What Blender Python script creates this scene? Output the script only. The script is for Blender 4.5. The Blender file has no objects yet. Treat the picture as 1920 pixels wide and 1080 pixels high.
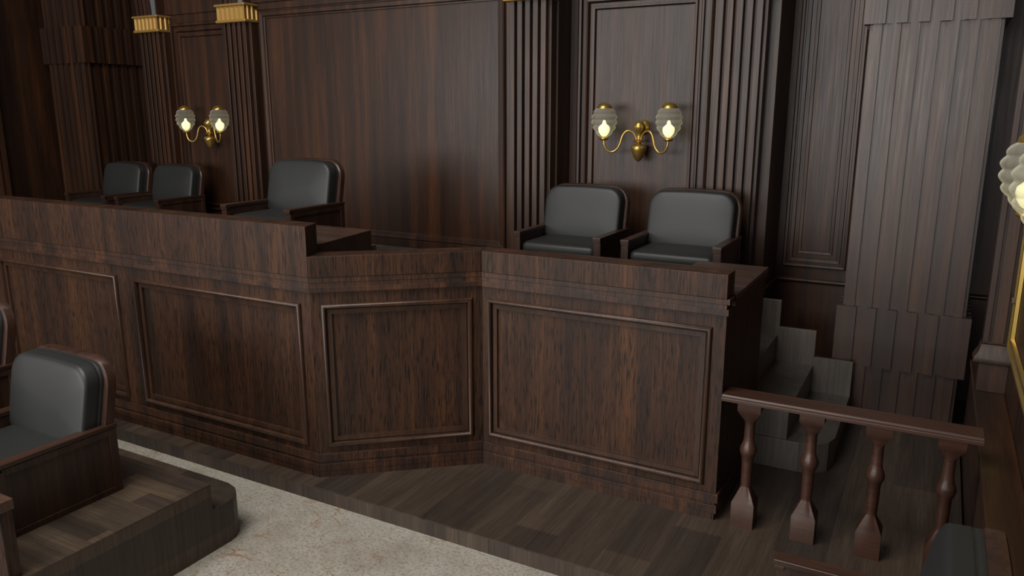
import bpy, bmesh, math, random
from mathutils import Vector, Matrix
random.seed(7)
SC = 2.5                       # metres per plan unit; plan heights are measured from eye level
COL = bpy.context.scene.collection
PI = math.pi

# ------------------------------------------------------------------ materials
def nt(name):
    m = bpy.data.materials.new(name); m.use_nodes = True
    t = m.node_tree; t.nodes.clear()
    o = t.nodes.new('ShaderNodeOutputMaterial'); p = t.nodes.new('ShaderNodeBsdfPrincipled')
    t.links.new(p.outputs[0], o.inputs[0])
    return m, t, p

def N(t, kind, **kw):
    n = t.nodes.new(kind)
    for k, v in kw.items():
        if isinstance(k, str) and hasattr(n, k): setattr(n, k, v)
    return n

def ramp(t, src, stops):
    r = t.nodes.new('ShaderNodeValToRGB')
    e = r.color_ramp.elements
    e[0].position, e[0].color = stops[0][0], (*stops[0][1], 1)
    e[1].position, e[1].color = stops[-1][0], (*stops[-1][1], 1)
    for p, c in stops[1:-1]:
        q = e.new(p); q.color = (*c, 1)
    t.links.new(src, r.inputs[0])
    return r

def mixc(t, a, b, fac, mode='MIX'):
    m = t.nodes.new('ShaderNodeMix'); m.data_type = 'RGBA'; m.blend_type = mode
    if isinstance(fac, float): m.inputs[0].default_value = fac
    else: t.links.new(fac, m.inputs[0])
    for i, v in ((6, a), (7, b)):
        if isinstance(v, tuple): m.inputs[i].default_value = (*v, 1)
        else: t.links.new(v, m.inputs[i])
    return m.outputs[2]

def wood(name, dark, mid, light, rough=0.42, pores=0.6, bump=0.25, scale=1.0, spec=0.5, axis='Z', grain=0.5, blocks=None, coat=0.0):
    m, t, p = nt(name)
    tc = N(t, 'ShaderNodeTexCoord')
    def mapped(sc):
        mp = N(t, 'ShaderNodeMapping')
        if axis == 'X': sc = (sc[2], sc[1], sc[0])
        if axis == 'Y': sc = (sc[0], sc[2], sc[1])
        mp.inputs['Scale'].default_value = sc
        t.links.new(tc.outputs['Object'], mp.inputs[0]); return mp.outputs[0]
    def noise(sc, detail=4, rough_=0.6, dist=0.0):
        n = N(t, 'ShaderNodeTexNoise'); n.inputs['Scale'].default_value = 1.0
        n.inputs['Detail'].default_value = detail; n.inputs['Roughness'].default_value = rough_
        n.inputs['Distortion'].default_value = dist
        t.links.new(mapped(tuple(v*scale for v in sc)), n.inputs[0]); return n.outputs[0]
    big = noise((8, 8, .45), 5, .62, .25)
    c = ramp(t, big, [(.3, dark), (.5, mid), (.72, light)]).outputs[0]
    fine = noise((60, 60, 1.6), 5, .72, .1)
    f = ramp(t, fine, [(.35, (.42, .40, .40)), (.62, (1.25, 1.2, 1.15))]).outputs[0]
    c = mixc(t, c, f, grain, 'MULTIPLY')
    po = noise((120, 120, 9), 2, .6, .3)
    pr = ramp(t, po, [(.36, (.12, .11, .12)), (.48, (1, 1, 1))]).outputs[0]
    c = mixc(t, c, pr, pores, 'MULTIPLY')
    if blocks:
        br = N(t, 'ShaderNodeTexBrick')
        br.inputs['Scale'].default_value = 1.0
        br.inputs['Mortar Size'].default_value = 0.0
        br.inputs['Brick Width'].default_value = blocks['w']; br.inputs['Row Height'].default_value = blocks['h']
        br.inputs['Color1'].default_value = (*blocks['a'], 1); br.inputs['Color2'].default_value = (*blocks['b'], 1)
        br.offset = blocks.get('off', .37); br.offset_frequency = 2
        mp = N(t, 'ShaderNodeMapping'); mp.inputs['Rotation'].default_value = blocks.get('rot', (0, 0, 0))
        mp.inputs['Location'].default_value = blocks.get('loc', (0, 0, 0))
        t.links.new(tc.outputs['Object'], mp.inputs[0]); t.links.new(mp.outputs[0], br.inputs[0])
        c = mixc(t, c, br.outputs[0], blocks.get('f', 1.0), 'MULTIPLY')
    t.links.new(c, p.inputs['Base Color'])
    rr = ramp(t, fine, [(.3, (rough+.08,)*3), (.7, (rough-.05,)*3)]).outputs[0]
    t.links.new(rr, p.inputs['Roughness'])
    p.inputs['Specular IOR Level'].default_value = spec
    p.inputs['Coat Weight'].default_value = coat; p.inputs['Coat Roughness'].default_value = .3
    if bump:
        b = N(t, 'ShaderNodeBump'); b.inputs['Strength'].default_value = bump; b.inputs['Distance'].default_value = .0016
        ad = N(t, 'ShaderNodeMath', operation='ADD'); t.links.new(po, ad.inputs[0]); t.links.new(fine, ad.inputs[1])
        t.links.new(ad.outputs[0], b.inputs['Height']); t.links.new(b.outputs[0], p.inputs['Normal'])
    return m

def plain(name, col, rough=.5, metal=0., spec=.5, bump=0., bscale=200.):
    m, t, p = nt(name)
    p.inputs['Base Color'].default_value = (*col, 1); p.inputs['Roughness'].default_value = rough
    p.inputs['Metallic'].default_value = metal; p.inputs['Specular IOR Level'].default_value = spec
    if bump:
        n = N(t, 'ShaderNodeTexNoise'); n.inputs['Scale'].default_value = bscale; n.inputs['Detail'].default_value = 3
        b = N(t, 'ShaderNodeBump'); b.inputs['Strength'].default_value = bump; b.inputs['Distance'].default_value = .001
        t.links.new(n.outputs[0], b.inputs['Height']); t.links.new(b.outputs[0], p.inputs['Normal'])
    return m

WK = dict(dark=(.019, .0085, .005), mid=(.036, .015, .0075), light=(.078, .029, .011))
M = {}
M['bench'] = wood('bench_walnut', (.022, .0105, .0068), (.050, .0222, .0112), (.090, .038, .0150), rough=.48, pores=.95, bump=.7, grain=.75, spec=.38,
                  blocks=dict(w=.22, h=5., a=(.72, .72, .78), b=(1.2, 1.12, 1.02), rot=(PI/2, 0, 0)))
M['bench_band'] = wood('bench_walnut_band', (.022, .0105, .0068), (.050, .0222, .0112), (.090, .038, .0150), rough=.48, pores=.75, bump=.55, grain=.7,
                  blocks=dict(w=.17, h=.08, a=(.6, .6, .68), b=(1.3, 1.15, 1.0), rot=(PI/2, 0, 0)))
M['moulding'] = wood('bench_moulding', (.030, .015, .010), (.052, .025, .015), (.080, .037, .019), rough=.34, pores=.35, bump=.15, grain=.4)
M['top'] = wood('bench_top_walnut', (.042, .024, .018), (.070, .039, .027), (.098, .053, .034), rough=.36, pores=.3, bump=.1, axis='X',
                blocks=dict(w=.3, h=.12, a=(.8, .8, .85), b=(1.15, 1.1, 1.0)))
M['wall'] = wood('wall_walnut', rough=.40, pores=.25, bump=.12, grain=.45, spec=.5, **WK)
M['wallx'] = wood('dado_walnut', rough=.40, pores=.25, bump=.12, grain=.45, axis='Y', **WK)
M['pier'] = wood('pier_walnut', rough=.38, pores=.2, bump=.08, grain=.3, spec=.68, **WK)
M['chairwood'] = wood('chair_walnut', (.020, .009, .006), (.040, .018, .011), (.065, .03, .018), rough=.38, pores=.25, bump=.1, grain=.45)
M['armwood'] = wood('chair_arm_walnut', (.026, .012, .008), (.050, .023, .014), (.075, .035, .02), rough=.34, pores=.25, bump=.08, axis='Y')
M['balu'] = wood('baluster_mahogany', (.040, .017, .011), (.058, .025, .016), (.078, .034, .021), rough=.36, pores=.2, bump=.05, axis='X')
M['rail'] = wood('rail_mahogany', (.036, .016, .010), (.055, .024, .015), (.075, .033, .020), rough=.4, pores=.25, bump=.06, axis='X')
M['boards'] = wood('dais_floor_boards', (.040, .029, .022), (.060, .044, .033), (.082, .060, .044), rough=.40, pores=.15, bump=.05, axis='Y', scale=1.4,
                   blocks=dict(w=1.25, h=.29, a=(.62, .62, .66), b=(1.2, 1.16, 1.08), rot=(0, 0, PI/2), loc=(.1, .05, 0)))
M['kerb'] = wood('dais_kerb_boards', (.045, .033, .026), (.066, .049, .038), (.088, .066, .050), rough=.46, pores=.2, bump=.05,
                 blocks=dict(w=.15, h=6., a=(.62, .62, .68), b=(1.2, 1.14, 1.06), rot=(PI/2, 0, 0)))
M['parquet'] = wood('jury_platform_parquet', (.050, .036, .027), (.075, .055, .040), (.100, .074, .052), rough=.36, pores=.15, bump=.05, axis='X', scale=1.3,
                    blocks=dict(w=.46, h=.125, a=(.55, .55, .58), b=(1.25, 1.2, 1.1)))
M['parquetv'] = wood('jury_platform_side', (.042, .031, .024), (.060, .045, .034), (.080, .060, .045), rough=.42, pores=.15, bump=.05,
                    blocks=dict(w=.125, h=.3, a=(.6, .58, .6), b=(1.5, 1.42, 1.3), rot=(PI/2, 0, PI/2)))
M['step'] = wood('stair_boards', (.070, .060, .052), (.095, .082, .070), (.120, .104, .088), rough=.38, pores=.1, bump=.05,
                 blocks=dict(w=.3, h=.6, a=(.85, .85, .85), b=(1.1, 1.1, 1.1), rot=(PI/2, 0, 0)))
M['leather'] = plain('black_leather', (.020, .021, .0205), rough=.47, spec=.45, bump=.12, bscale=260)
M['brass'] = plain('polished_brass', (.52, .34, .09), rough=.30, metal=.82)
M['gilt'] = plain('gilded_plaster', (.50, .30, .085), rough=.42, metal=.55, bump=.1, bscale=60)
M['frame'] = plain('gilt_frame', (.62, .42, .11), rough=.3, metal=.9)
M['steel'] = plain('dark_clasp', (.12, .09, .06), rough=.4, metal=.8)
M['sheen_grey'] = plain('painted_sheen', (.13, .13, .14), rough=.6)  # grey sheen of the wood above the capitals, put into a colour
M['picture'] = wood('dark_picture', (.03, .012, .006), (.06, .025, .01), (.10, .05, .02), rough=.35, pores=.1, bump=0)

def marble():
    m, t, p = nt('cream_marble')
    tc = N(t, 'ShaderNodeTexCoord')
    def noise(s, d=6, r=.6, dist=0.):
        n = N(t, 'ShaderNodeTexNoise'); n.inputs['Scale'].default_value = s; n.inputs['Detail'].default_value = d
        n.inputs['Roughness'].default_value = r; n.inputs['Distortion'].default_value = dist
        t.links.new(tc.outputs['Object'], n.inputs[0]); return n
    base = ramp(t, noise(5.).outputs[0], [(.3, (.29, .262, .215)), (.5, (.36, .335, .285)), (.7, (.41, .39, .345))]).outputs[0]
    sp = ramp(t, noise(55., 3, .65).outputs[0], [(.36, (.62, .58, .50)), (.5, (1, 1, 1)), (.7, (1.12, 1.12, 1.12))]).outputs[0]
    c = mixc(t, base, sp, .85, 'MULTIPLY')
    # thin wandering veins: the zero line of a distorted noise
    def vein(s, w, dist, col, c, gate):
        n = noise(s, 4, .55, dist)
        a = N(t, 'ShaderNodeMath', operation='SUBTRACT'); t.links.new(n.outputs[0], a.inputs[0]); a.inputs[1].default_value = .5
        b = N(t, 'ShaderNodeMath', operation='ABSOLUTE'); t.links.new(a.outputs[0], b.inputs[0])
        r = ramp(t, b.outputs[0], [(0., (1, 1, 1)), (w, (0, 0, 0))]).outputs[0]
        g = ramp(t, noise(gate[0], 2).outputs[0], [(gate[1], (0, 0, 0)), (gate[1]+.12, (1, 1, 1))]).outputs[0]
        f = mixc(t, r, g, 1., 'MULTIPLY')
        return mixc(t, c, col, f)
    c = vein(1.5, .012, 1.6, (.26, .13, .06), c, (1.6, .46))
    c = vein(3.4, .016, 1.0, (.22, .15, .08), c, (2.5, .54))
    c = vein(7.0, .02, .8, (.20, .15, .09), c, (5., .56))
    t.links.new(c, p.inputs['Base Color']); p.inputs['Roughness'].default_value = .42; p.inputs['Specular IOR Level'].default_value = .4
    return m
M['marble'] = marble()

def frosted():
    m = bpy.data.materials.new('frosted_scalloped_glass'); m.use_nodes = True; t = m.node_tree; t.nodes.clear()
    o = N(t, 'ShaderNodeOutputMaterial'); mx = N(t, 'ShaderNodeMixShader'); tr = N(t, 'ShaderNodeBsdfTransparent')
    p = N(t, 'ShaderNodeBsdfPrincipled'); lw = N(t, 'ShaderNodeLayerWeight'); lw.inputs[0].default_value = .42
    p.inputs['Base Color'].default_value = (.78, .76, .68, 1); p.inputs['Roughness'].default_value = .35
    p.inputs['Subsurface Weight'].default_value = 0.
    tl = N(t, 'ShaderNodeBsdfTranslucent'); tl.inputs[0].default_value = (.8, .78, .62, 1)
    m2 = N(t, 'ShaderNodeMixShader'); m2.inputs[0].default_value = .45
    t.links.new(p.outputs[0], m2.inputs[1]); t.links.new(tl.outputs[0], m2.inputs[2])
    r = ramp(t, lw.outputs['Facing'], [(0., (.16,)*3), (.5, (.26,)*3), (.92, (.9,)*3)])
    tr.inputs[0].default_value = (.92, .92, .88, 1)
    t.links.new(r.outputs[0], mx.inputs[0]); t.links.new(tr.outputs[0], mx.inputs[1]); t.links.new(m2.outputs[0], mx.inputs[2])
    t.links.new(mx.outputs[0], o.inputs[0]); return m
M['glass'] = frosted()
m, t, p = nt('lit_bulb'); p.inputs['Base Color'].default_value = (1, .95, .7, 1)
p.inputs['Emission Color'].default_value = (1., .93, .52, 1); p.inputs['Emission Strength'].default_value = 1.15; M['bulb'] = m

# ------------------------------------------------------------------ mesh helpers
def W(x, y, z): return Vector((x*SC, y*SC, (z+1)*SC))        # plan -> world (z measured from the eye)
class MB:
    """collects faces; world=True takes plan coordinates, else local units (scaled only)"""
    def __init__(s, world=True, xf=None): s.v = []; s.f = []; s.world = world; s.xf = xf
    def P(s, p):
        p = Vector(p)
        if s.xf: p = s.xf @ p
        return W(*p) if s.world else p*SC
    def add(s, vs, fs):
        o = len(s.v); s.v += [s.P(v) for v in vs]; s.f += [[i+o for i in f] for f in fs]; return s
    def box(s, x0, x1, y0, y1, z0, z1):
        vs = [(x, y, z) for z in (z0, z1) for y in (y0, y1) for x in (x0, x1)]
        return s.add(vs, [(0, 2, 3, 1), (4, 5, 7, 6), (0, 1, 5, 4), (2, 6, 7, 3), (0, 4, 6, 2), (1, 3, 7, 5)])
    def prism(s, poly, z0, z1):                      # poly in x,y (counter clockwise)
        n = len(poly)
        vs = [(x, y, z0) for x, y in poly]+[(x, y, z1) for x, y in poly]
        return s.add(vs, [tuple(range(n))[::-1], tuple(range(n, 2*n))]+[(i, (i+1) % n, n+(i+1) % n, n+i) for i in range(n)])
    def rings(s, rs, cap0=True, cap1=True):          # list of equal length closed loops
        n = len(rs[0]); vs = [p for r in rs for p in r]; fs = []
        for k in range(len(rs)-1):
            for i in range(n):
                j = (i+1) % n; fs.append((k*n+i, k*n+j, (k+1)*n+j, (k+1)*n+i))
        if cap0: fs.append(tuple(range(n))[::-1])
        if cap1: fs.append(tuple((len(rs)-1)*n+i for i in range(n)))
        return s.add(vs, fs)
    def lathe(s, prof, cx=0, cy=0, cz=0, n=24, lobes=0, amp=0.):
        rs = []
        for r, z in prof:
            r = max(r, .00005)
            rs.append([(cx+r*(1+amp*math.cos(lobes*a))*math.cos(a), cy+r*(1+amp*math.cos(lobes*a))*math.sin(a), cz+z) for a in [2*PI*i/n for i in range(n)]])
        return s.rings(rs)
    def tube(s, pts, r, n=10):
        pts = [Vector(p) for p in pts]; rs = []
        for i, p in enumerate(pts):
            d = (pts[min(i+1, len(pts)-1)]-pts[max(i-1, 0)]).normalized()
            a = d.cross(Vector((0, 1, 0)));  a = a if a.length > .05 else d.cross(Vector((1, 0, 0))); a.normalize(); b = d.cross(a)
            rr = r[i] if isinstance(r, (list, tuple)) else r
            rs.append([tuple(p+a*rr*math.cos(2*PI*k/n)+b*rr*math.sin(2*PI*k/n)) for k in range(n)])
        return s.rings(rs)
    def panel(s, rect, prof, o, ex, ez, en):
        """concentric mitred frame: rect=(a0,a1,b0,b1) in the ex/ez plane through o, prof=[(inset, raise)], filled at the end"""
        o, ex, ez, en = map(Vector, (o, ex, ez, en)); a0, a1, b0, b1 = rect; rs = []
        for i, h in prof:
            rs.append([tuple(o+ex*a+ez*b+en*h) for a, b in ((a0+i, b0+i), (a1-i, b0+i), (a1-i, b1-i), (a0+i, b1-i))])
        return s.rings(rs, cap0=False)
    def build(s, name, mat, parent=None, bevel=0., seg=2, smooth=False, loc=None, rot=0.):
        me = bpy.data.meshes.new(name); me.from_pydata([tuple(v) for v in s.v], [], s.f)
        bm = bmesh.new(); bm.from_mesh(me)
        if not s.world or True: bmesh.ops.recalc_face_normals(bm, faces=bm.faces)
        bm.to_mesh(me); bm.free()
        me.materials.append(M[mat] if isinstance(mat, str) else mat)
        ob = bpy.data.objects.new(name, me); COL.objects.link(ob)
        if parent is not None: ob.parent = parent
        if smooth:
            for p in me.polygons: p.use_smooth = True
            if smooth != 'all':
                me.set_sharp_from_angle(angle=math.radians(smooth if not isinstance(smooth, bool) else 40))
        if bevel:
            b = ob.modifiers.new('bevel', 'BEVEL'); b.width = bevel; b.segments = seg; b.limit_method = 'ANGLE'; b.angle_limit = math.radians(40)
        if loc is not None: ob.location = loc
        if rot: ob.rotation_euler.z = rot
        return ob

def tag(o, label=None, cat=None, group=None, kind=None):
    if label: o['label'] = label
    if cat: o['category'] = cat
    if group: o['group'] = group
    if kind: o['kind'] = kind
    return o
def thing(name, label, cat, group=None, loc=(0, 0, 0), rot=0.):
    e = bpy.data.objects.new(name, None); COL.objects.link(e); e.location = loc; e.rotation_euler.z = rot
    e.empty_display_size = .1
    return tag(e, label, cat, group)
def copy_tree(o, parent=None):
    c = o.copy(); COL.objects.link(c); c.parent = parent
    for ch in o.children: copy_tree(ch, c)
    return c
def struct(name, mb, mat, bevel=0.):
    return tag(mb.build(name, mat, bevel=bevel), kind='structure')

# ================================================================== SETTING
ZM, ZW, ZR, TOP = -1.043, -1.0, -.568, 1.15       # marble, wooden dais, raised bench floor, wall top
XL, XR = -4.4815, .215
struct('floor', MB().box(-6, 2.2, -5.5, 3.3, ZM-.06, ZM), 'marble')

# back wall: recessed ends, outer sconce bays, projecting centre
b = MB()
poly = [(XL-.2, 3.05), (-3.745, 3.05), (-3.745, 2.80), (-2.985, 2.80), (-2.985, 2.685), (-1.278, 2.685), (-1.278, 2.80),
        (-.517, 2.80), (-.517, 3.05), (XR+.2, 3.05), (XR+.2, 3.3), (XL-.2, 3.3)]
b.prism(poly, ZM, TOP)
struct('wall_back', b, 'wall', bevel=.004)
struct('wall_right', MB().box(XR, XR+.2, -5.5, 3.05, ZM, TOP), 'wall')
struct('wall_left', MB().box(XL-.2, XL, -5.5, 3.05, ZM, TOP), 'wall')

# half-round rails and boards on the walls
def hround(b, x0, x1, y, z0, z1, d):
    zc, r = (z0+z1)/2, (z1-z0)/2
    pr = [(0, z0)]+[(d*math.cos(a), zc+r*math.sin(a)) for a in [(-PI/2)+PI*i/8 for i in range(9)]]+[(0, z1)]
    b.rings([[(x, y-q[0], q[1]) for q in pr] for x in (x0, x1)])
b = MB(); hround(b, -.517, XR, 3.05, -.631, -.612, .012)
bb = MB()
for zz in (-.631,):
    r = [(0, -.631)]+[(.012*math.cos(a), -.6215+.0095*math.sin(a)) for a in [(-PI/2)+PI*i/8 for i in range(9)]]+[(0, -.612)]
    b.rings([[(-.517+q[0], y, q[1]) for q in r] for y in (2.80, 3.05)])
struct('trim_1', b, 'wall')
b = MB(); hround(b, XL, -3.745, 3.05, -.631, -.612, .012); struct('trim_2', b, 'wall')
# horizontal mouldings above the panels
b = MB(); b.box(-2.985, -1.278, 2.678, 2.685, .448, .478); b.box(-2.985, -1.278, 2.671, 2.685, .478, .56); struct('trim_3', b, 'wall', bevel=.004)
b = MB(); b.box(-3.745, -2.985, 2.793, 2.80, .437, .478); b.box(-3.745, -2.985, 2.786, 2.80, .478, .56); struct('trim_4', b, 'wall', bevel=.004)
b = MB(); b.box(-1.278, -.517, 2.793, 2.80, .437, .478); b.box(-1.278, -.517, 2.786, 2.80, .478, .56); struct('trim_5', b, 'wall', bevel=.004)
struct('baseboard_back', MB().box(-2.985, -1.278, 2.672, 2.685, ZR, -.535), 'wall', bevel=.006)

# wall panels (frame mouldings with a sunk field)
PF = [(0, 0), (0, .010), (.004, .013), (.012, .012), (.014, .006), (.020, .006), (.022, .010), (.034, .009), (.036, .003), (.050, .003), (.052, .006), (.062, .005), (.064, .0012)]
def wall_panel(name, label, rect, y, prof, nrm=(0, -1, 0)):
    fr = MB()
    cx = rect
    if nrm == (0, -1, 0): o, ex, en = (0, y, 0), (1, 0, 0), (0, -1, 0)
    else: o, ex, en = (y, 0, 0), (0, 1, 0), nrm
    fr.panel(rect, prof, o, ex, (0, 0, 1), en)
    i, h = prof[-1]
    fr.f.pop()                                     # the field is its own part
    root = thing(name, label, 'wall panel', 'framed panels of the back wall')
    fo = fr.build('moulding', 'wall', root)
    a0, a1, b0, b1 = rect; fd = MB()
    rs = [[tuple(Vector(o)+Vector(ex)*a+Vector((0, 0, 1))*bb_+Vector(en)*hh) for a, bb_ in ((a0+i, b0+i), (a1-i, b0+i), (a1-i, b1-i), (a0+i, b1-i))] for hh in (h-.001, h)]
    fd.rings(rs); fd.build('field', 'wall', root)
    return root
PB = [(0, 0), (0, .012), (.005, .016), (.020, .014), (.024, .008), (.030, .007), (.031, .0012)]
wall_panel('wall_panel', 'large dark walnut wall panel behind the high central bench', (-2.764, -1.498, -.535, .441), 2.685, PB)
PS = [(0, 0), (0, .014), (.006, .018), (.014, .017), (.017, .004), (.032, .004), (.034, .015), (.040, .016), (.046, .003), (.056, .003), (.058, .013), (.066, .012), (.070, .0012)]
wall_panel('wall_panel', 'tall narrow wall panel carrying the brass wall light over the two chairs on the right', (-1.245, -.738, -.53, .437), 2.80, PS)
wall_panel('wall_panel', 'tall narrow wall panel carrying the brass wall light on the left', (-3.510, -3.025, -.53, .437), 2.80, PS)
wall_panel('wall_panel', 'sunken wall panel between the fluted pilaster and the broad square pier on the right', (-.492, -.268, -.570, .9), 3.05, PF)
wall_panel('wall_panel', 'sunken wall panel in the narrow dark bay between the left pier and the first pilaster', (-4.0, -3.77, -.570, .9), 3.05, PF)
# ------------------------------------------------------------------ fluted pilasters with gilt capitals
def pilaster(cx, yf, ywall, label, zb=ZR, w=.150, back=.0):
    root = thing('pilaster', label, 'pilaster', 'fluted pilasters of the back wall')
    n = 5; pitch = w/(n-.35); rw = pitch*.64
    pts = []
    x = cx-w/2; yg = yf+.022
    for i in range(n):
        pts += [(x, yg), (x, yf), (x+rw, yf), (x+rw, yg)]; x += pitch
    pts = [(cx-w/2-.012, ywall), (cx-w/2-.012, yg)]+pts+[(cx+w/2+.012, yg), (cx+w/2+.012, ywall)]
    MB().prism(pts[::1], zb, .395).build('shaft', 'wall', root, bevel=.003)
    # capital: fluted gilt band between two roll mouldings
    cp = MB(); cw = .0875; y0, y1 = yf-.012, ywall
    k = 6; pts = [(cx-cw, y1), (cx-cw, y0)]
    st = 2*cw/k
    for i in range(k):
        a = cx-cw+i*st
        pts += [(a+st*.12, y0), (a+st*.3, y0+.006), (a+st*.7, y0+.006), (a+st*.88, y0)]
    pts += [(cx+cw, y0)]
    d = (y1-y0)/3
    for i in range(3):
        a = y0+i*d
        pts += [(cx+cw, a+d*.15), (cx+cw-.006, a+d*.3), (cx+cw-.006, a+d*.7), (cx+cw, a+d*.85)]
    pts += [(cx+cw, y1)]
    cp.prism(pts, .405, .464)
    c = cp.build('capital', 'gilt', root, smooth=30)
    def roll(z0, z1, e):
        m_ = MB(); m_.box(cx-cw-e, cx+cw+e, y0-e, y1, z0, z1); return m_
    roll(.393, .406, .007).build('lower_roll', 'gilt', c, bevel=.012, seg=3)
    roll(.463, .474, .009).build('upper_roll', 'gilt', c, bevel=.012, seg=3)
    # scrolled bracket over the capital
    br = MB(); prof = []
    for i in range(13):
        a = i/12; prof.append((y0+.004+.0*a, .474+.30*a))
    xs = [cx-.075+.03*j for j in range(4)]
    for j in range(4):
        rs = []
        for i in range(13):
            a = i/12; off = -.10*a*a
            rs.append([(xs[j]+off+.002, y0+.006, .474+.3*a), (xs[j]+off+.024, y0+.006, .474+.3*a), (xs[j]+off+.024, y1, .474+.3*a), (xs[j]+off+.002, y1, .474+.3*a)])
        br.rings(rs)
    br.build('bracket', 'wall', root)
    fb = MB().box(cx-.06, cx+.066, y0+.018, y1, .474, TOP-.05).build('frieze_block', 'wall', root)
    MB().box(cx+.005, cx+.066, y0+.012, y0+.018, .474, TOP-.05).build('frieze_sheen', 'sheen_grey', fb)  # thin slab painted as reflected light on the block front
    return root
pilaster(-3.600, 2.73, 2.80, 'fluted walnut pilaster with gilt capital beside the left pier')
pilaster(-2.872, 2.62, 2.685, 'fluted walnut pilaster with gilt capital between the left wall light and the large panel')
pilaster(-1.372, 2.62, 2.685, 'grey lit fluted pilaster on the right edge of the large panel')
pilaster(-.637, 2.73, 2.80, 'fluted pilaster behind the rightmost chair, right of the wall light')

# ------------------------------------------------------------------ square piers
def flute_poly(x0, x1, y0, y1, n, d, phase, ext=0.):
    """square plan with rectangular flutes on every side; phase 0: ridges first, 1: grooves first"""
    def side(a, b_):
        a, b_ = Vector(a), Vector(b_); L = (b_-a).length; u = (b_-a)/L; nrm = Vector((-u.y, u.x))   # inward (ccw polygon)
        pts = []; m_ = n*2+1; st = L/m_
        for i in range(m_):
            deep = (i % 2 == (1 if phase == 0 else 0))
            s0 = a+u*(i*st); s1 = a+u*((i+1)*st)
            if deep and 0 < i < m_-1:
                pts += [s0+nrm*d, s1+nrm*d]
            else: pts += [s0, s1]
        return pts
    c = [(x0, y0), (x1, y0), (x1, y1), (x0, y1)]
    out = []
    for i in range(4): out += side(c[i], c[(i+1) % 4])[:-1]
    return [tuple(p) for p in out]
def pier(x0, x1, label):
    y0 = 2.665; w = x1-x0; y1 = min(y0+w, 3.049); e = .026
    root = thing('square_pier', label, 'pier', 'square fluted piers')
    sh = flute_poly(x0+e, x1-e, y0+.012, y1, 6, .009, 0)
    MB().prism(sh, ZW, TOP).build('shaft', 'pier', root)
    MB().box(x0+e-.010, x1-e+.010, y0+.030, y0+.038, ZW, TOP-.001).build('edge_fillet', 'pier', root)
    for z0, z1 in ((.258, .446), (-.808, -.614)):
        MB().prism(flute_poly(x0, x1, y0, y1, 6, .0118, 1), z0, z1).build('collar', 'pier', root)
    return root
pier(-.250, .132, 'broad square fluted pier beside the steps, lit grey')
pier(-4.415, -4.045, 'dark square fluted pier at the far left behind the chairs')
# the grooves of the shafts run vertically between the collars

# ================================================================== DAIS FLOORS
def dais_poly(y0, e): return [(-4.406, y0), (.1408, y0), (.1408, 2.656), (XR-.001, 2.656), (XR-.001, 3.05-e), (-.517+e, 3.05-e), (-.517+e, 2.80-e), (-1.278+e, 2.80-e), (-1.278+e, 2.685-e), (-2.985-e, 2.685-e),
    (-2.985-e, 2.80-e), (-3.745-e, 2.80-e), (-3.745-e, 3.05-e), (XL+.001, 3.05-e), (XL+.001, 2.656), (-4.406, 2.656)]
root = thing('wooden_dais', 'low dark wooden dais that carries the benches and balustrade', 'platform')
MB().prism(dais_poly(1.452, .001), ZM, ZW-.004).build('kerb', 'kerb', root)
MB().prism(dais_poly(1.452, .001), ZW-.004, ZW).build('floor_boards', 'boards', root)
root = thing('raised_floor', 'raised dark floor between the benches and the back wall', 'platform')
p_ = [(-3.965, 2.20), (-3.965, 1.90), (-3.33, 1.90), (-2.97, 1.60), (-1.46, 1.60), (-1.12, 1.90), (-.46, 1.90), (-.46, 2.20), (-.664, 2.20), (-.664, 2.64), (-.517, 2.64),
      (-.517, 2.80), (-1.278, 2.80), (-1.278, 2.685), (-2.985, 2.685), (-2.985, 2.80), (-3.745, 2.80), (-3.745, 2.64), (-3.72, 2.64), (-3.72, 2.20)]
MB().prism(p_, ZW, ZR).build('floor_boards', 'step', root)
MB().box(-2.45, -1.80, 1.64, 2.24, ZR, -.479).build('chair_dais', 'boards', root)

# stairs on the right (rising to the left)
root = thing('staircase', 'short grey-brown wooden steps rising leftwards behind the right bench', 'stairs')
def rounded(x0, x1, y0, y1, r, corners):
    pts = []
    for (cx, cy, a0, key) in ((x0, y0, PI, 'sw'), (x1, y0, 1.5*PI, 'se'), (x1, y1, 0, 'ne'), (x0, y1, .5*PI, 'nw')):
        if key in corners:
            ox = cx+(r if key[1] == 'w' else -r); oy = cy+(r if key[0] == 's' else -r)
            pts += [(ox+r*math.cos(a0+PI/2*i/3), oy+r*math.sin(a0+PI/2*i/3)) for i in range(4)]
        else: pts.append((cx, cy))
    return pts
for k in range(4):
    z1 = -1+.089*(k+1); x1 = -.183-.12*k
    if k == 0: pl = [(-.664, 2.255), (-.398, 2.255)]+rounded(-.398, x1, 2.176, 2.635, .085, ['se'])[:-1]+[(-.664, 2.635)]
    elif k == 1: pl = [(-.664, 2.255), (-.398, 2.255), (-.398, 2.18), (x1, 2.18), (x1, 2.635), (-.664, 2.635)]
    else: pl = [(-.664, 2.255), (x1, 2.255), (x1, 2.635), (-.664, 2.635)]
    MB().prism(pl, -1+.089*k, z1).build('step', 'step', root, bevel=.003)
pl = [(-.664, -1), (-.182, -1), (-.182, -.793), (-.301, -.793), (-.301, -.704), (-.418, -.704), (-.418, -.613), (-.54, -.613), (-.54, -.53), (-.664, -.53)]
s_ = MB(); s_.rings([[(x, y, z) for x, z in pl] for y in (2.635, 2.650)]); s_.build('stringer', 'step', root, bevel=.002)

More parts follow.
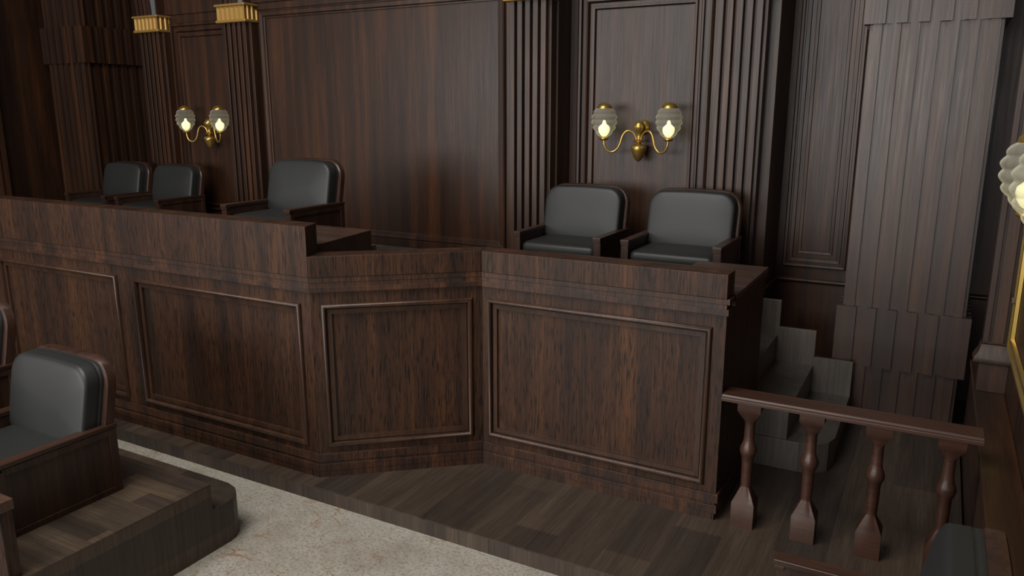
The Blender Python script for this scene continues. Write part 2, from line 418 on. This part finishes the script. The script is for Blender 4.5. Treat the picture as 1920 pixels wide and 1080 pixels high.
# ================================================================== BENCHES
BP = [(0, -.004), (0, .003), (.0015, .0065), (.004, .0095), (.0075, .0105), (.011, .0085), (.013, .005), (.0135, .001), (.0137, -.007), (.0160, -.007), (.0162, -.002), (.0285, -.0025), (.0290, -.010), (.0310, -.010)]
def seg_box(b, A, B, d0, d1, z0, z1, ea=0., eb=0.):
    """slab along A->B, between offsets d0..d1 behind the line (d positive = away from the court)"""
    A, B = Vector(A), Vector(B); u = (B-A).normalized(); n = Vector((-u.y, u.x))
    a = A-u*ea; c = B+u*eb
    b.prism([tuple(a+n*d0), tuple(c+n*d0), tuple(c+n*d1), tuple(a+n*d1)], z0, z1)
def bench_part(root, A, B, ztop, zled, panels, ma, mb_, endA=0., endB=0., ledge=.07):
    """ma / mb_: mitre tangents at each end"""
    A, B = Vector(A), Vector(B); u = (B-A).normalized(); n = Vector((-u.y, u.x)); A = A+u*.0004; B = B-u*.0004
    def quad(d0, d1, z0, z1, ea=0., eb=0.):
        b = MB()
        p = lambda P, d, m_, e, sg: tuple(P+n*d+u*(m_*d+sg*e))
        b.prism([p(A, d0, ma, ea, -1), p(B, d0, mb_, eb, 1), p(B, d1, mb_, eb, 1), p(A, d1, ma, ea, -1)], z0, z1); return b
    quad(0, ledge, zled, ztop).build('ledge', 'bench', root, bevel=.004)
    quad(.002, .05, zled-.014, zled, endA, endB).build('cap_moulding', 'bench_band', root, bevel=.002)
    quad(.004, .05, zled-.026, zled-.014, 0, 0).build('cap_moulding', 'bench_band', root)
    quad(.001, .05, zled-.041, zled-.026, endA*.8, endB*.8).build('cap_moulding', 'bench_band', root, bevel=.002)
    L_ = (B-A).length; body = quad(.022, .06, -.931, zled-.041)
    def slab(a0, a1, z0, z1, m0=0., m1=0.):
        pa = lambda a, d, m_: tuple(A+u*(a+m_*d)+n*d)
        body.prism([pa(a0, .009, m0), pa(a1, .009, m1), pa(a1, .0221, m1), pa(a0, .0221, m0)], z0, z1)
    slab(0, L_, -.503, zled-.041, ma, mb_); slab(0, L_, -.931, -.914, ma, mb_)
    ed = [0.]
    for a0, a1 in panels: ed += [a0, a1]
    ed.append(L_)
    for i in range(0, len(ed), 2):
        if ed[i+1]-ed[i] > 1e-4: slab(ed[i], ed[i+1], -.914, -.503, ma if i == 0 else 0., mb_ if i == len(ed)-2 else 0.)
    body.build('body', 'bench', root)
    quad(.002, .062, -.955, -.931, endA, endB).build('base_moulding', 'bench_band', root, bevel=.002)
    quad(.005, .062, -.961, -.955).build('base_moulding', 'bench_band', root)
    quad(-.001, .062, -.982, -.961, endA*.8, endB*.8).build('base_moulding', 'bench_band', root, bevel=.002)
    quad(.000, .062, -1., -.982).build('base_moulding', 'bench_band', root)
    for a0, a1 in panels:
        o = Vector((A.x, A.y, 0))+Vector((n.x, n.y, 0))*.009
        f = MB(); f.panel((a0, a1, -.914, -.503), BP, o, (u.x, u.y, 0), (0, 0, 1), (-n.x, -n.y, 0)); f.f.pop()
        fo = f.build('panel_moulding', 'moulding', root, smooth=50)
        g = MB(); g.panel((a0+.031, a1-.031, -.914+.031, -.503-.031), [(0, -.0115), (0, -.010)], o, (u.x, u.y, 0), (0, 0, 1), (-n.x, -n.y, 0))
        g.build('panel_field', 'bench', fo)
S0, S1, Q1, P1 = (-2.99, 1.498), (-1.436, 1.498), (-1.080, 1.795), (-.407, 1.795)
tl = math.tan(math.atan2(.297, .356)/2)
root = thing('central_bench', 'tall central wooden bench front with thick raised ledge, at the left', 'bench')
bench_part(root, S0, S1, -.291, -.428, [(.078, .736), (.818, 1.514)], tl, -tl)
MB().prism([(-2.90, 1.575), (-1.475, 1.575), (-1.475, 1.60), (-1.516, 1.865), (-2.86, 1.865)], -.42, -.353).build('desktop', 'top', root, bevel=.003)
root = thing('angled_bench', 'angled single-panel bench front between the tall central bench and the right bench', 'bench')
bench_part(root, S1, Q1, -.371, -.4285, [(.027, .438)], tl, tl)
root = thing('side_bench', 'long right-hand bench front and desk before the two right chairs', 'bench')
bench_part(root, Q1, P1, -.371, -.430, [(.013, .641)], -tl, 0., 0., .007)
MB().prism([(-1.09, 1.868), (-.400, 1.868), (-.400, 2.175), (-1.09, 2.175)], -.445, -.4305).build('desktop', 'top', root, bevel=.003)
MB().prism([(-.600, 2.175), (-.400, 2.175), (-.400, 2.253), (-.600, 2.253)], -.445, -.4305).build('desktop', 'top', root, bevel=.003)
MB().box(-.46, -.399, 1.846, 2.245, -.456, -.445).build('end_moulding', 'bench', root)
MB().box(-.455, -.407, 1.856, 2.245, -1., -.456).build('end_panel', 'bench', root)
MB().box(-.42, -.402, 1.858, 2.175, -.961, -.936).build('end_moulding', 'bench', root, bevel=.002)
MB().box(-.42, -.401, 1.858, 2.175, -1., -.966).build('end_moulding', 'bench', root, bevel=.002)
# mirrored left wing, only just outside the photograph
mx = lambda p: (-4.426-p[0], p[1])
root = thing('angled_bench', 'angled bench front at the far left end of the tall central bench', 'bench')
bench_part(root, mx(Q1), mx(S1), -.371, -.4285, [(.027, .438)], -tl, -tl)
root = thing('side_bench', 'long left-hand bench front before the two far left chairs', 'bench')
bench_part(root, mx(P1), mx(Q1), -.371, -.430, [(.033, .641)], 0., tl, .007, 0.)
MB().box(-4.026, -3.338, 1.868, 2.175, -.445, -.4305).build('desktop', 'top', root, bevel=.003)
MB().box(-4.019, -3.97, 1.856, 2.245, -1., -.445).build('end_panel', 'bench', root)

# ================================================================== BALUSTRADE
root = thing('balustrade', 'low mahogany balustrade with four turned balusters in front of the steps', 'balustrade')
pr = [(1.768, -.680), (1.768, -.672), (1.772, -.668), (1.778, -.662), (1.833, -.662), (1.839, -.668), (1.839, -.680)]
pr = [(1.792-.004, -.679), (1.788, -.671), (1.793, -.668), (1.796, -.664), (1.858, -.664), (1.861, -.668), (1.864, -.671), (1.864, -.679)]
h = MB(); h.rings([[(x, y, z) for y, z in pr] for x in (-.405, .141)]); h.build('handrail', 'rail', root, bevel=.002)
def baluster(cx, cy, h0):
    b = MB(); q = .027; prof = [(q, 0, 0), (q, .062, 0), (.0125, .100, 1), (.0125, .105, 1), (.0135, .16, 1), (.0145, .176, 1), (.0185, .186, 1), (.0205, .195, 1), (.0185, .205, 1), (.0145, .214, 1), (.0125, .225, 1),
                                 (.0120, .262, 1), (.0130, .270, 1), (.024, .296, 0), (q, .303, 0), (q, .321, 0)]
    rs = []
    for r, z, rd in prof:
        ring = []
        for i in range(24):
            a = 2*PI*i/24; c, s_ = math.cos(a), math.sin(a)
            k = 1. if rd else 1/max(abs(c), abs(s_))
            ring.append((cx+r*k*c, cy+r*k*s_, h0+z))
        rs.append(ring)
    b.rings(rs); return b
for i in range(4):
    b = MB(); q = .027; cx, cy = -.339+.1413*i, 1.820
    baluster(cx, cy, -1.).build('baluster', 'balu', root, smooth=28)

# ================================================================== RIGHT AND LEFT WALL FURNITURE
def side_wall_set(sg, labels):
    """sg +1: right wall, -1: mirrored on the left"""
    fx = (lambda x: x) if sg > 0 else (lambda x: -4.266-x)
    def bx(b, x0, x1, *r): a, c = sorted((fx(x0), fx(x1))); return b.box(a, c, *r)
    root = thing('dado', labels[0], 'dado')
    bx(MB(), .147, .2148, -3., 2.655, ZM+.0, -.745).build('dado_body', 'wallx', root)
    bx(MB(), .141, .2149, -3., 2.655, -.749, -.736).build('dado_top', 'wallx', root, bevel=.006)
    root = thing('side_pilaster', labels[1], 'pilaster')
    bx(MB(), .146, .2148, 2.35, 2.405, -.736, -.660).build('plinth', 'wall', root, bevel=.003)
    pts = [(-.660, .0), (-.656, .014), (-.650, .016), (-.640, .013), (-.625, .004), (-.605, .0)]
    c = MB(); rs = []
    for z, o in pts:
        xs = sorted((fx(.146-o), fx(.2148)))
        rs.append([(xs[0], 2.35-o*.5, z), (xs[1], 2.35-o*.5, z), (xs[1], 2.405, z), (xs[0], 2.405, z)])
    c.rings(rs); c.build('base_moulding', 'wall', root, smooth=50)
    bx(MB(), .148, .2148, 2.364, 2.40, -.61, .39).build('shaft', 'wall', root, bevel=.003)
    for x0, x1 in ((.148, .161), (.168, .195), (.201, .2146)):
        bx(MB(), x0, x1, 2.352, 2.37, -.60, .39).build('reed', 'wall', root, bevel=.002)
    cp = bx(MB(), .135, .2148, 2.345, 2.41, .405, .464).build('capital', 'gilt', root, bevel=.003)
    bx(MB(), .128, .2148, 2.338, 2.414, .393, .406).build('lower_roll', 'gilt', cp, bevel=.012, seg=3)
    bx(MB(), .126, .2148, 2.336, 2.416, .463, .474).build('upper_roll', 'gilt', cp, bevel=.012, seg=3)
    bx(MB(), .148, .2148, 2.364, 2.40, .474, TOP-.05).build('upper_shaft', 'wall', root)
side_wall_set(1, ['low panelled walnut dado with flat ledge along the right wall', 'reeded walnut pilaster standing on the ledge at the right edge'])
side_wall_set(-1, ['low panelled walnut dado along the left wall', 'reeded walnut pilaster with gilt capital at the extreme left edge'])

# gilt frame on the right wall
root = thing('gilt_frame', 'gold framed dark picture on the right wall above the ledge', 'picture frame')
b = MB(); b.panel((1.62, 2.322, -.603, .30), [(0, 0), (0, .010), (.004, .015), (.010, .015), (.014, .009), (.024, .008), (.027, .0125), (.033, .011), (.036, .003)], (XR, 0, 0), (0, 1, 0), (0, 0, 1), (-1, 0, 0)); b.f.pop()
b.build('frame', 'frame', root, smooth=35)
MB().box(XR-.002, XR-.0005, 1.655, 2.288, -.568, .265).build('picture', 'picture', root)
MB().box(XR-.020, XR-.002, 2.300, 2.326, -.478, -.462).build('clasp', 'steel', root, bevel=.006)

# ================================================================== WALL LIGHTS
def globe_profile():
    key = [(-.090, .012), (-.082, .020), (-.070, .031), (-.054, .0395), (-.036, .0435), (-.018, .0435), (-.002, .039), (.009, .032), (.015, .026)]
    pr = []; n = 50
    for i in range(n+1):
        z = -.090+.105*i/n
        for (a, ra), (b, rb) in zip(key, key[1:]):
            if a-1e-6 <= z <= b+1e-6: base = ra+(rb-ra)*(z-a)/(b-a); break
        pr.append((base-.0015+.0050*math.sin(PI*((5.*i/n) % 1.)), z))
    return pr
def make_sconce(label, group=None):
    root = thing('wall_light', label, 'wall light', group)
    L = lambda: MB(world=False)
    b = L(); rs = []
    for r, y in ((.006, -.052), (.008, -.03), (.010, -.012), (.020, -.006), (.023, -.001), (.023, 0.)):
        rs.append([(r*math.cos(2*PI*i/20), y, -.055+1.25*r*math.sin(2*PI*i/20)) for i in range(20)])
    b.rings(rs); b.build('backplate', 'brass', root, smooth=50)
    b = L(); b.lathe([(0, -.178), (.006, -.1755), (.014, -.167), (.0215, -.152), (.026, -.140), (.0285, -.129), (.027, -.122), (.020, -.117), (.009, -.114), (.0065, -.111), (.010, -.108), (.018, -.106),
                      (.0205, -.102), (.018, -.098), (.009, -.095), (.0065, -.088), (.008, -.078), (.012, -.070), (.018, -.062), (.0205, -.053), (.0195, -.044), (.015, -.036), (.008, -.031), (0, -.030)], 0, -.052, 0, 28)
    b.build('stem', 'brass', root, smooth=50)
    for sg in (-1, 1):
        ctl = [(.009, -.100), (.012, -.088), (.020, -.074), (.032, -.067), (.044, -.068), (.055, -.080), (.061, -.098), (.067, -.118), (.076, -.133), (.088, -.142), (.100, -.142), (.112, -.134), (.119, -.120), (.1215, -.105), (.1218, -.097)]
        pts = []
        for i in range(len(ctl)-1):
            for k in range(3):
                p0, p1, p2, p3 = [ctl[max(0, min(len(ctl)-1, i+j))] for j in (-1, 0, 1, 2)]; u = k/3
                f = lambda q: .5*(2*p1[q]+(p2[q]-p0[q])*u+(2*p0[q]-5*p1[q]+4*p2[q]-p3[q])*u*u+(3*p1[q]-p0[q]-3*p2[q]+p3[q])*u**3)
                pts.append((f(0), f(1)))
        pts.append(ctl[-1])
        arm = L().tube([(sg*x, -.052-.038*min(1, x/.12), z) for x, z in pts], .0042, 10).build('arm', 'brass', root, smooth='all')
        cx, cy = sg*.1218, -.09
        L().lathe([(0, -.101), (.010, -.101), (.016, -.098), (.0175, -.095), (.016, -.091), (.012, -.088), (0, -.0875)], cx, cy, 0, 20).build('socket', 'brass', arm, smooth=40)
        gl = MB(world=False)
        gl.lathe(globe_profile(), cx, cy, 0, 48); gl.f = gl.f[:-2]          # open shell
        g = gl.build('glass_shade', 'glass', root, smooth='all')
        L().lathe([(.0275, .012), (.028, .016), (.0255, .022), (.019, .029), (.010, .0335), (.004, .0348), (0, .035)], cx, cy, 0, 24).build('finial_cap', 'brass', root, smooth=60)
        L().lathe([(.006, -.087), (.012, -.083), (.019, -.072), (.0215, -.062), (.020, -.053), (.013, -.046), (.0075, -.041), (.006, -.034), (.004, -.029), (0, -.028)], cx, cy, 0, 20).build('bulb', 'bulb', root, smooth='all')
    return root
def place(o, x, y, z, rz=0.): o.location = W(x, y, z); o.rotation_euler.z = rz; return o
sc = make_sconce('two-armed brass wall light with scalloped glass shades above the two right chairs', 'brass wall lights')
place(sc, -.977, 2.7988, 0)
s2 = copy_tree(sc); place(s2, -3.235, 2.7988, -.002); s2['label'] = 'smaller-looking brass wall light on the left between the gilt-capped pilasters'
s3 = copy_tree(sc); place(s3, XR, 1.29, -.058, -PI/2); s3['label'] = 'brass wall light cut off by the right edge, by the gold frame'

# ================================================================== ARMCHAIRS
def rrect(x0, x1, z0, z1, rt, rb, arch=0., n=7):
    pts = []
    for cx, cz, a0, r in ((x0+rb, z0+rb, PI, rb), (x1-rb, z0+rb, 1.5*PI, rb)):
        pts += [(cx+r*math.cos(a0+PI/2*i/n), cz+r*math.sin(a0+PI/2*i/n)) for i in range(n+1)]
    xm = (x0+x1)/2; hw = (x1-x0)/2
    pts += [(x1-rt+rt*math.cos(PI/2*i/n), z1-rt+rt*math.sin(PI/2*i/n)) for i in range(n+1)]
    pts += [(x1-rt+(x0-x1+2*rt)*i/8, z1) for i in range(1, 8)]
    pts += [(x0+rt-rt*math.sin(PI/2*i/n), z1-rt+rt*math.cos(PI/2*i/n)) for i in range(n+1)]
    return [(x, z+arch*(1-((x-xm)/hw)**2)*(1 if z > (z0+z1)/2 else -.9)) for x, z in pts]
def make_chair(label):
    root = thing('armchair', label, 'armchair', 'wooden armchairs with black leather cushions')
    L = lambda: MB(world=False)
    # side panels with a sunk field, on the floor
    for sg in (-1, 1):
        ox, ix = sg*.158, sg*.137
        a, c = sorted((ox, ix))
        sd = L().box(a, c, -.268, -.002, 0, .156)
        pn = L()
        e = .0035
        xo = (ox, ox+sg*e)
        x0_, x1_ = sorted(xo)
        pn.box(x0_, x1_, -.268, -.250, 0, .156); pn.box(x0_, x1_, -.022, -.002, 0, .156); pn.box(x0_, x1_, -.250, -.022, .140, .156); pn.box(x0_, x1_, -.250, -.022, 0, .014)
        s_ = sd.build('side_panel', 'chairwood', root)
        pn.build('stile', 'chairwood', s_, bevel=.002)
        a, c = sorted((sg*.1625, sg*.134))
        ar = L().box(a, c, -.273, .001, .1565, .167).build('armrest', 'armwood', root, bevel=.003)
        a2, c2 = sorted((sg*.1615, sg*.135))
        L().box(a2, c2, -.271, -.256, .150, .1565).build('bracket', 'armwood', ar, bevel=.002)
    L().box(-.137, .137, -.262, -.245, .02, .098).build('front_rail', 'chairwood', root, bevel=.003)
    # seat cushion
    st = L(); pts = rrect(-.136, .136, -.262, -.045, .012, .018)
    rs = []
    for i, z in ((.006, .088), (0, .094), (0, .120), (.003, .127), (.010, .132), (.030, .136), (.07, .138)):
        rs.append([(x*(1-i/.136), -.153+(y+.153)*(1-i/.11), z) for x, y in pts])
    st.rings(rs); st.build('seat_cushion', 'leather', root, smooth=60)
    # wooden shell of the back
    tilt = lambda z: .20*(z-.167)
    def layers(pts, lay, w, hz, zc):
        rs = []
        for i, d in lay: rs.append([(x*(1-i/w), d+tilt(zc+(z-zc)*(1-i/hz)), zc+(z-zc)*(1-i/hz)) for x, z in pts])
        return rs
    pts = rrect(-.157, .157, .06, .309, .060, .012, .006)
    L().rings(layers(pts, [(.004, -.0005), (0, -.004), (0, -.024), (.003, -.0275)], .157, .125, .19)).build('back_shell', 'chairwood', root, smooth=40)
    # black cushion
    pts = rrect(-.1465, .1465, .122, .3055, .046, .034, .006)
    lay = [(.001, -.022), (0, -.030), (0, -.036), (.0016, -.0385), (0, -.041), (0, -.044), (.0008, -.0655), (.001, -.067), (.003, -.0715), (.007, -.0738), (.014, -.0752), (.028, -.0772), (.05, -.0792), (.085, -.0808)]
    L().rings(layers(pts, lay, .1465, .095, .215)).build('back_cushion', 'leather', root, smooth='all')
    return root
ch = make_chair('armchair with grey-lit leather back at lower left, full side panel in view')
place(ch, -1.614-.16, 1.035, -.868)
def chair(x, y, z, label, rz=0.):
    c = copy_tree(ch); c['label'] = label; return place(c, x, y, z, rz)
chair(-1.985-.16, 1.03, -.780, 'armchair cut off by the left edge, next to the lower left one')
chair(-2.017, 2.141, -.479, 'armchair alone behind the tall central bench')
chair(-1.110, 2.600, ZR, 'black armchair below the left shade of the right wall light')
chair(-.718, 2.604, ZR, 'rightmost black armchair behind the right-hand bench')
chair(-3.755, 2.655, ZR, 'leftmost of the two small armchairs in front of the left pilaster')
chair(-3.358, 2.655, ZR, 'armchair directly under the left wall light')
chair(.104, 1.050, -.868, 'dark armchair turned sideways at the bottom right corner', -PI/2)

# ================================================================== LEFT JURY PLATFORM
root = thing('jury_platform', 'parquet platform with rounded corner under the lower left chairs', 'platform')
MB().box(-4.406, -1.452, -1.2, 1.148, -.872, -.868).build('parquet_top', 'parquet', root)
MB().box(-4.406, -1.4522, -1.2, 1.1478, ZM, -.8721).build('riser', 'parquetv', root)
cr = [(-4.406, 1.1481), (-1.4522, 1.1481), (-1.4522, 1.192), (-1.457, 1.214), (-1.472, 1.238), (-1.495, 1.255), (-1.530, 1.265), (-4.406, 1.265)]
MB().prism(cr, ZM, -.935).build('lower_tread', 'parquetv', root, bevel=.002)
root2 = thing('upper_jury_platform', 'second higher tier of the parquet platform under the chair cut off at left', 'platform')
MB().box(-4.406, -1.955, .722, 1.10, -.868, -.780).build('tier', 'parquet', root2)
# right-hand twin, below the frame, under the sideways chair
root = thing('side_platform', 'parquet platform under the dark sideways armchair at bottom right', 'platform')
MB().box(-.195, .1405, -1.2, 1.235, ZM, -.868).build('platform_body', 'parquet', root)

# jury rail post at the lower left
root = thing('jury_rail', 'wooden front rail with capped end post in the bottom left corner', 'railing')
MB().box(-3.6, -1.463, .690, .714, -.868, -.724).build('post', 'bench', root, bevel=.003)
MB().box(-3.6, -1.4600, .690, .7175, -.727, -.706).build('cap', 'top', root, bevel=.004)

# ================================================================== CAMERA
cam = bpy.data.cameras.new('camera'); co = bpy.data.objects.new('camera', cam); COL.objects.link(co)
F, YAW, PITCH = 1453.33, .501289, .223148
cam.sensor_width = 36.; cam.lens = F/1920*36.; cam.clip_start = .05; cam.clip_end = 100
co.location = (0, 0, SC); co.rotation_euler = (PI/2-PITCH, 0, YAW)
bpy.context.scene.camera = co

# ================================================================== LIGHT
def area(name, loc, target, sx, sy, power, col):
    l = bpy.data.lights.new(name, 'AREA'); l.shape = 'RECTANGLE'; l.size = sx; l.size_y = sy; l.energy = power; l.color = col
    o = bpy.data.objects.new(name, l); COL.objects.link(o); o.location = loc
    d = Vector(target)-Vector(loc); o.rotation_euler = d.to_track_quat('-Z', 'Y').to_euler(); return o
area('key_light', W(-3.2, -1.8, .20), W(-1.1, 2.4, -.1), 5.5, 3.0, 330, (1., .985, .965))  # unseen key light, set by shadow and highlight directions; no window modelled
area('rear_fill_light', W(-.95, -5.0, .40), W(-.5, 2.7, 0), 7.0, 3.4, 820, (1., .985, .965))  # unseen fill from behind, added to brighten the pier and back wall
area('overhead_fill_light', W(-1.5, .0, 1.9), W(-1.4, .7, -1), 4.5, 4.5, 540, (1., .965, .915))  # unseen overhead fill, added to lift the marble floor; no ceiling lamp modelled
for x_, y_, z_ in ((-.977-.1218, 2.709, -.06), (-.977+.1218, 2.709, -.06), (-3.235-.1218, 2.709, -.062), (-3.235+.1218, 2.709, -.062), (XR-.09, 1.412, -.118), (XR-.09, 1.168, -.118)):
    l = bpy.data.lights.new('bulb_light', 'POINT'); l.energy = .9; l.color = (1., .86, .42); l.shadow_soft_size = .05
    o = bpy.data.objects.new('bulb_light', l); COL.objects.link(o); o.location = W(x_, y_, z_)
w = bpy.data.worlds.new('world'); bpy.context.scene.world = w; w.use_nodes = True
w.node_tree.nodes['Background'].inputs[0].default_value = (.75, .8, .9, 1); w.node_tree.nodes['Background'].inputs[1].default_value = .05
vs = bpy.context.scene.view_settings
vs.view_transform = 'Standard'; vs.look = 'None'; vs.gamma = 1; vs.use_curve_mapping = False; vs.exposure = 0
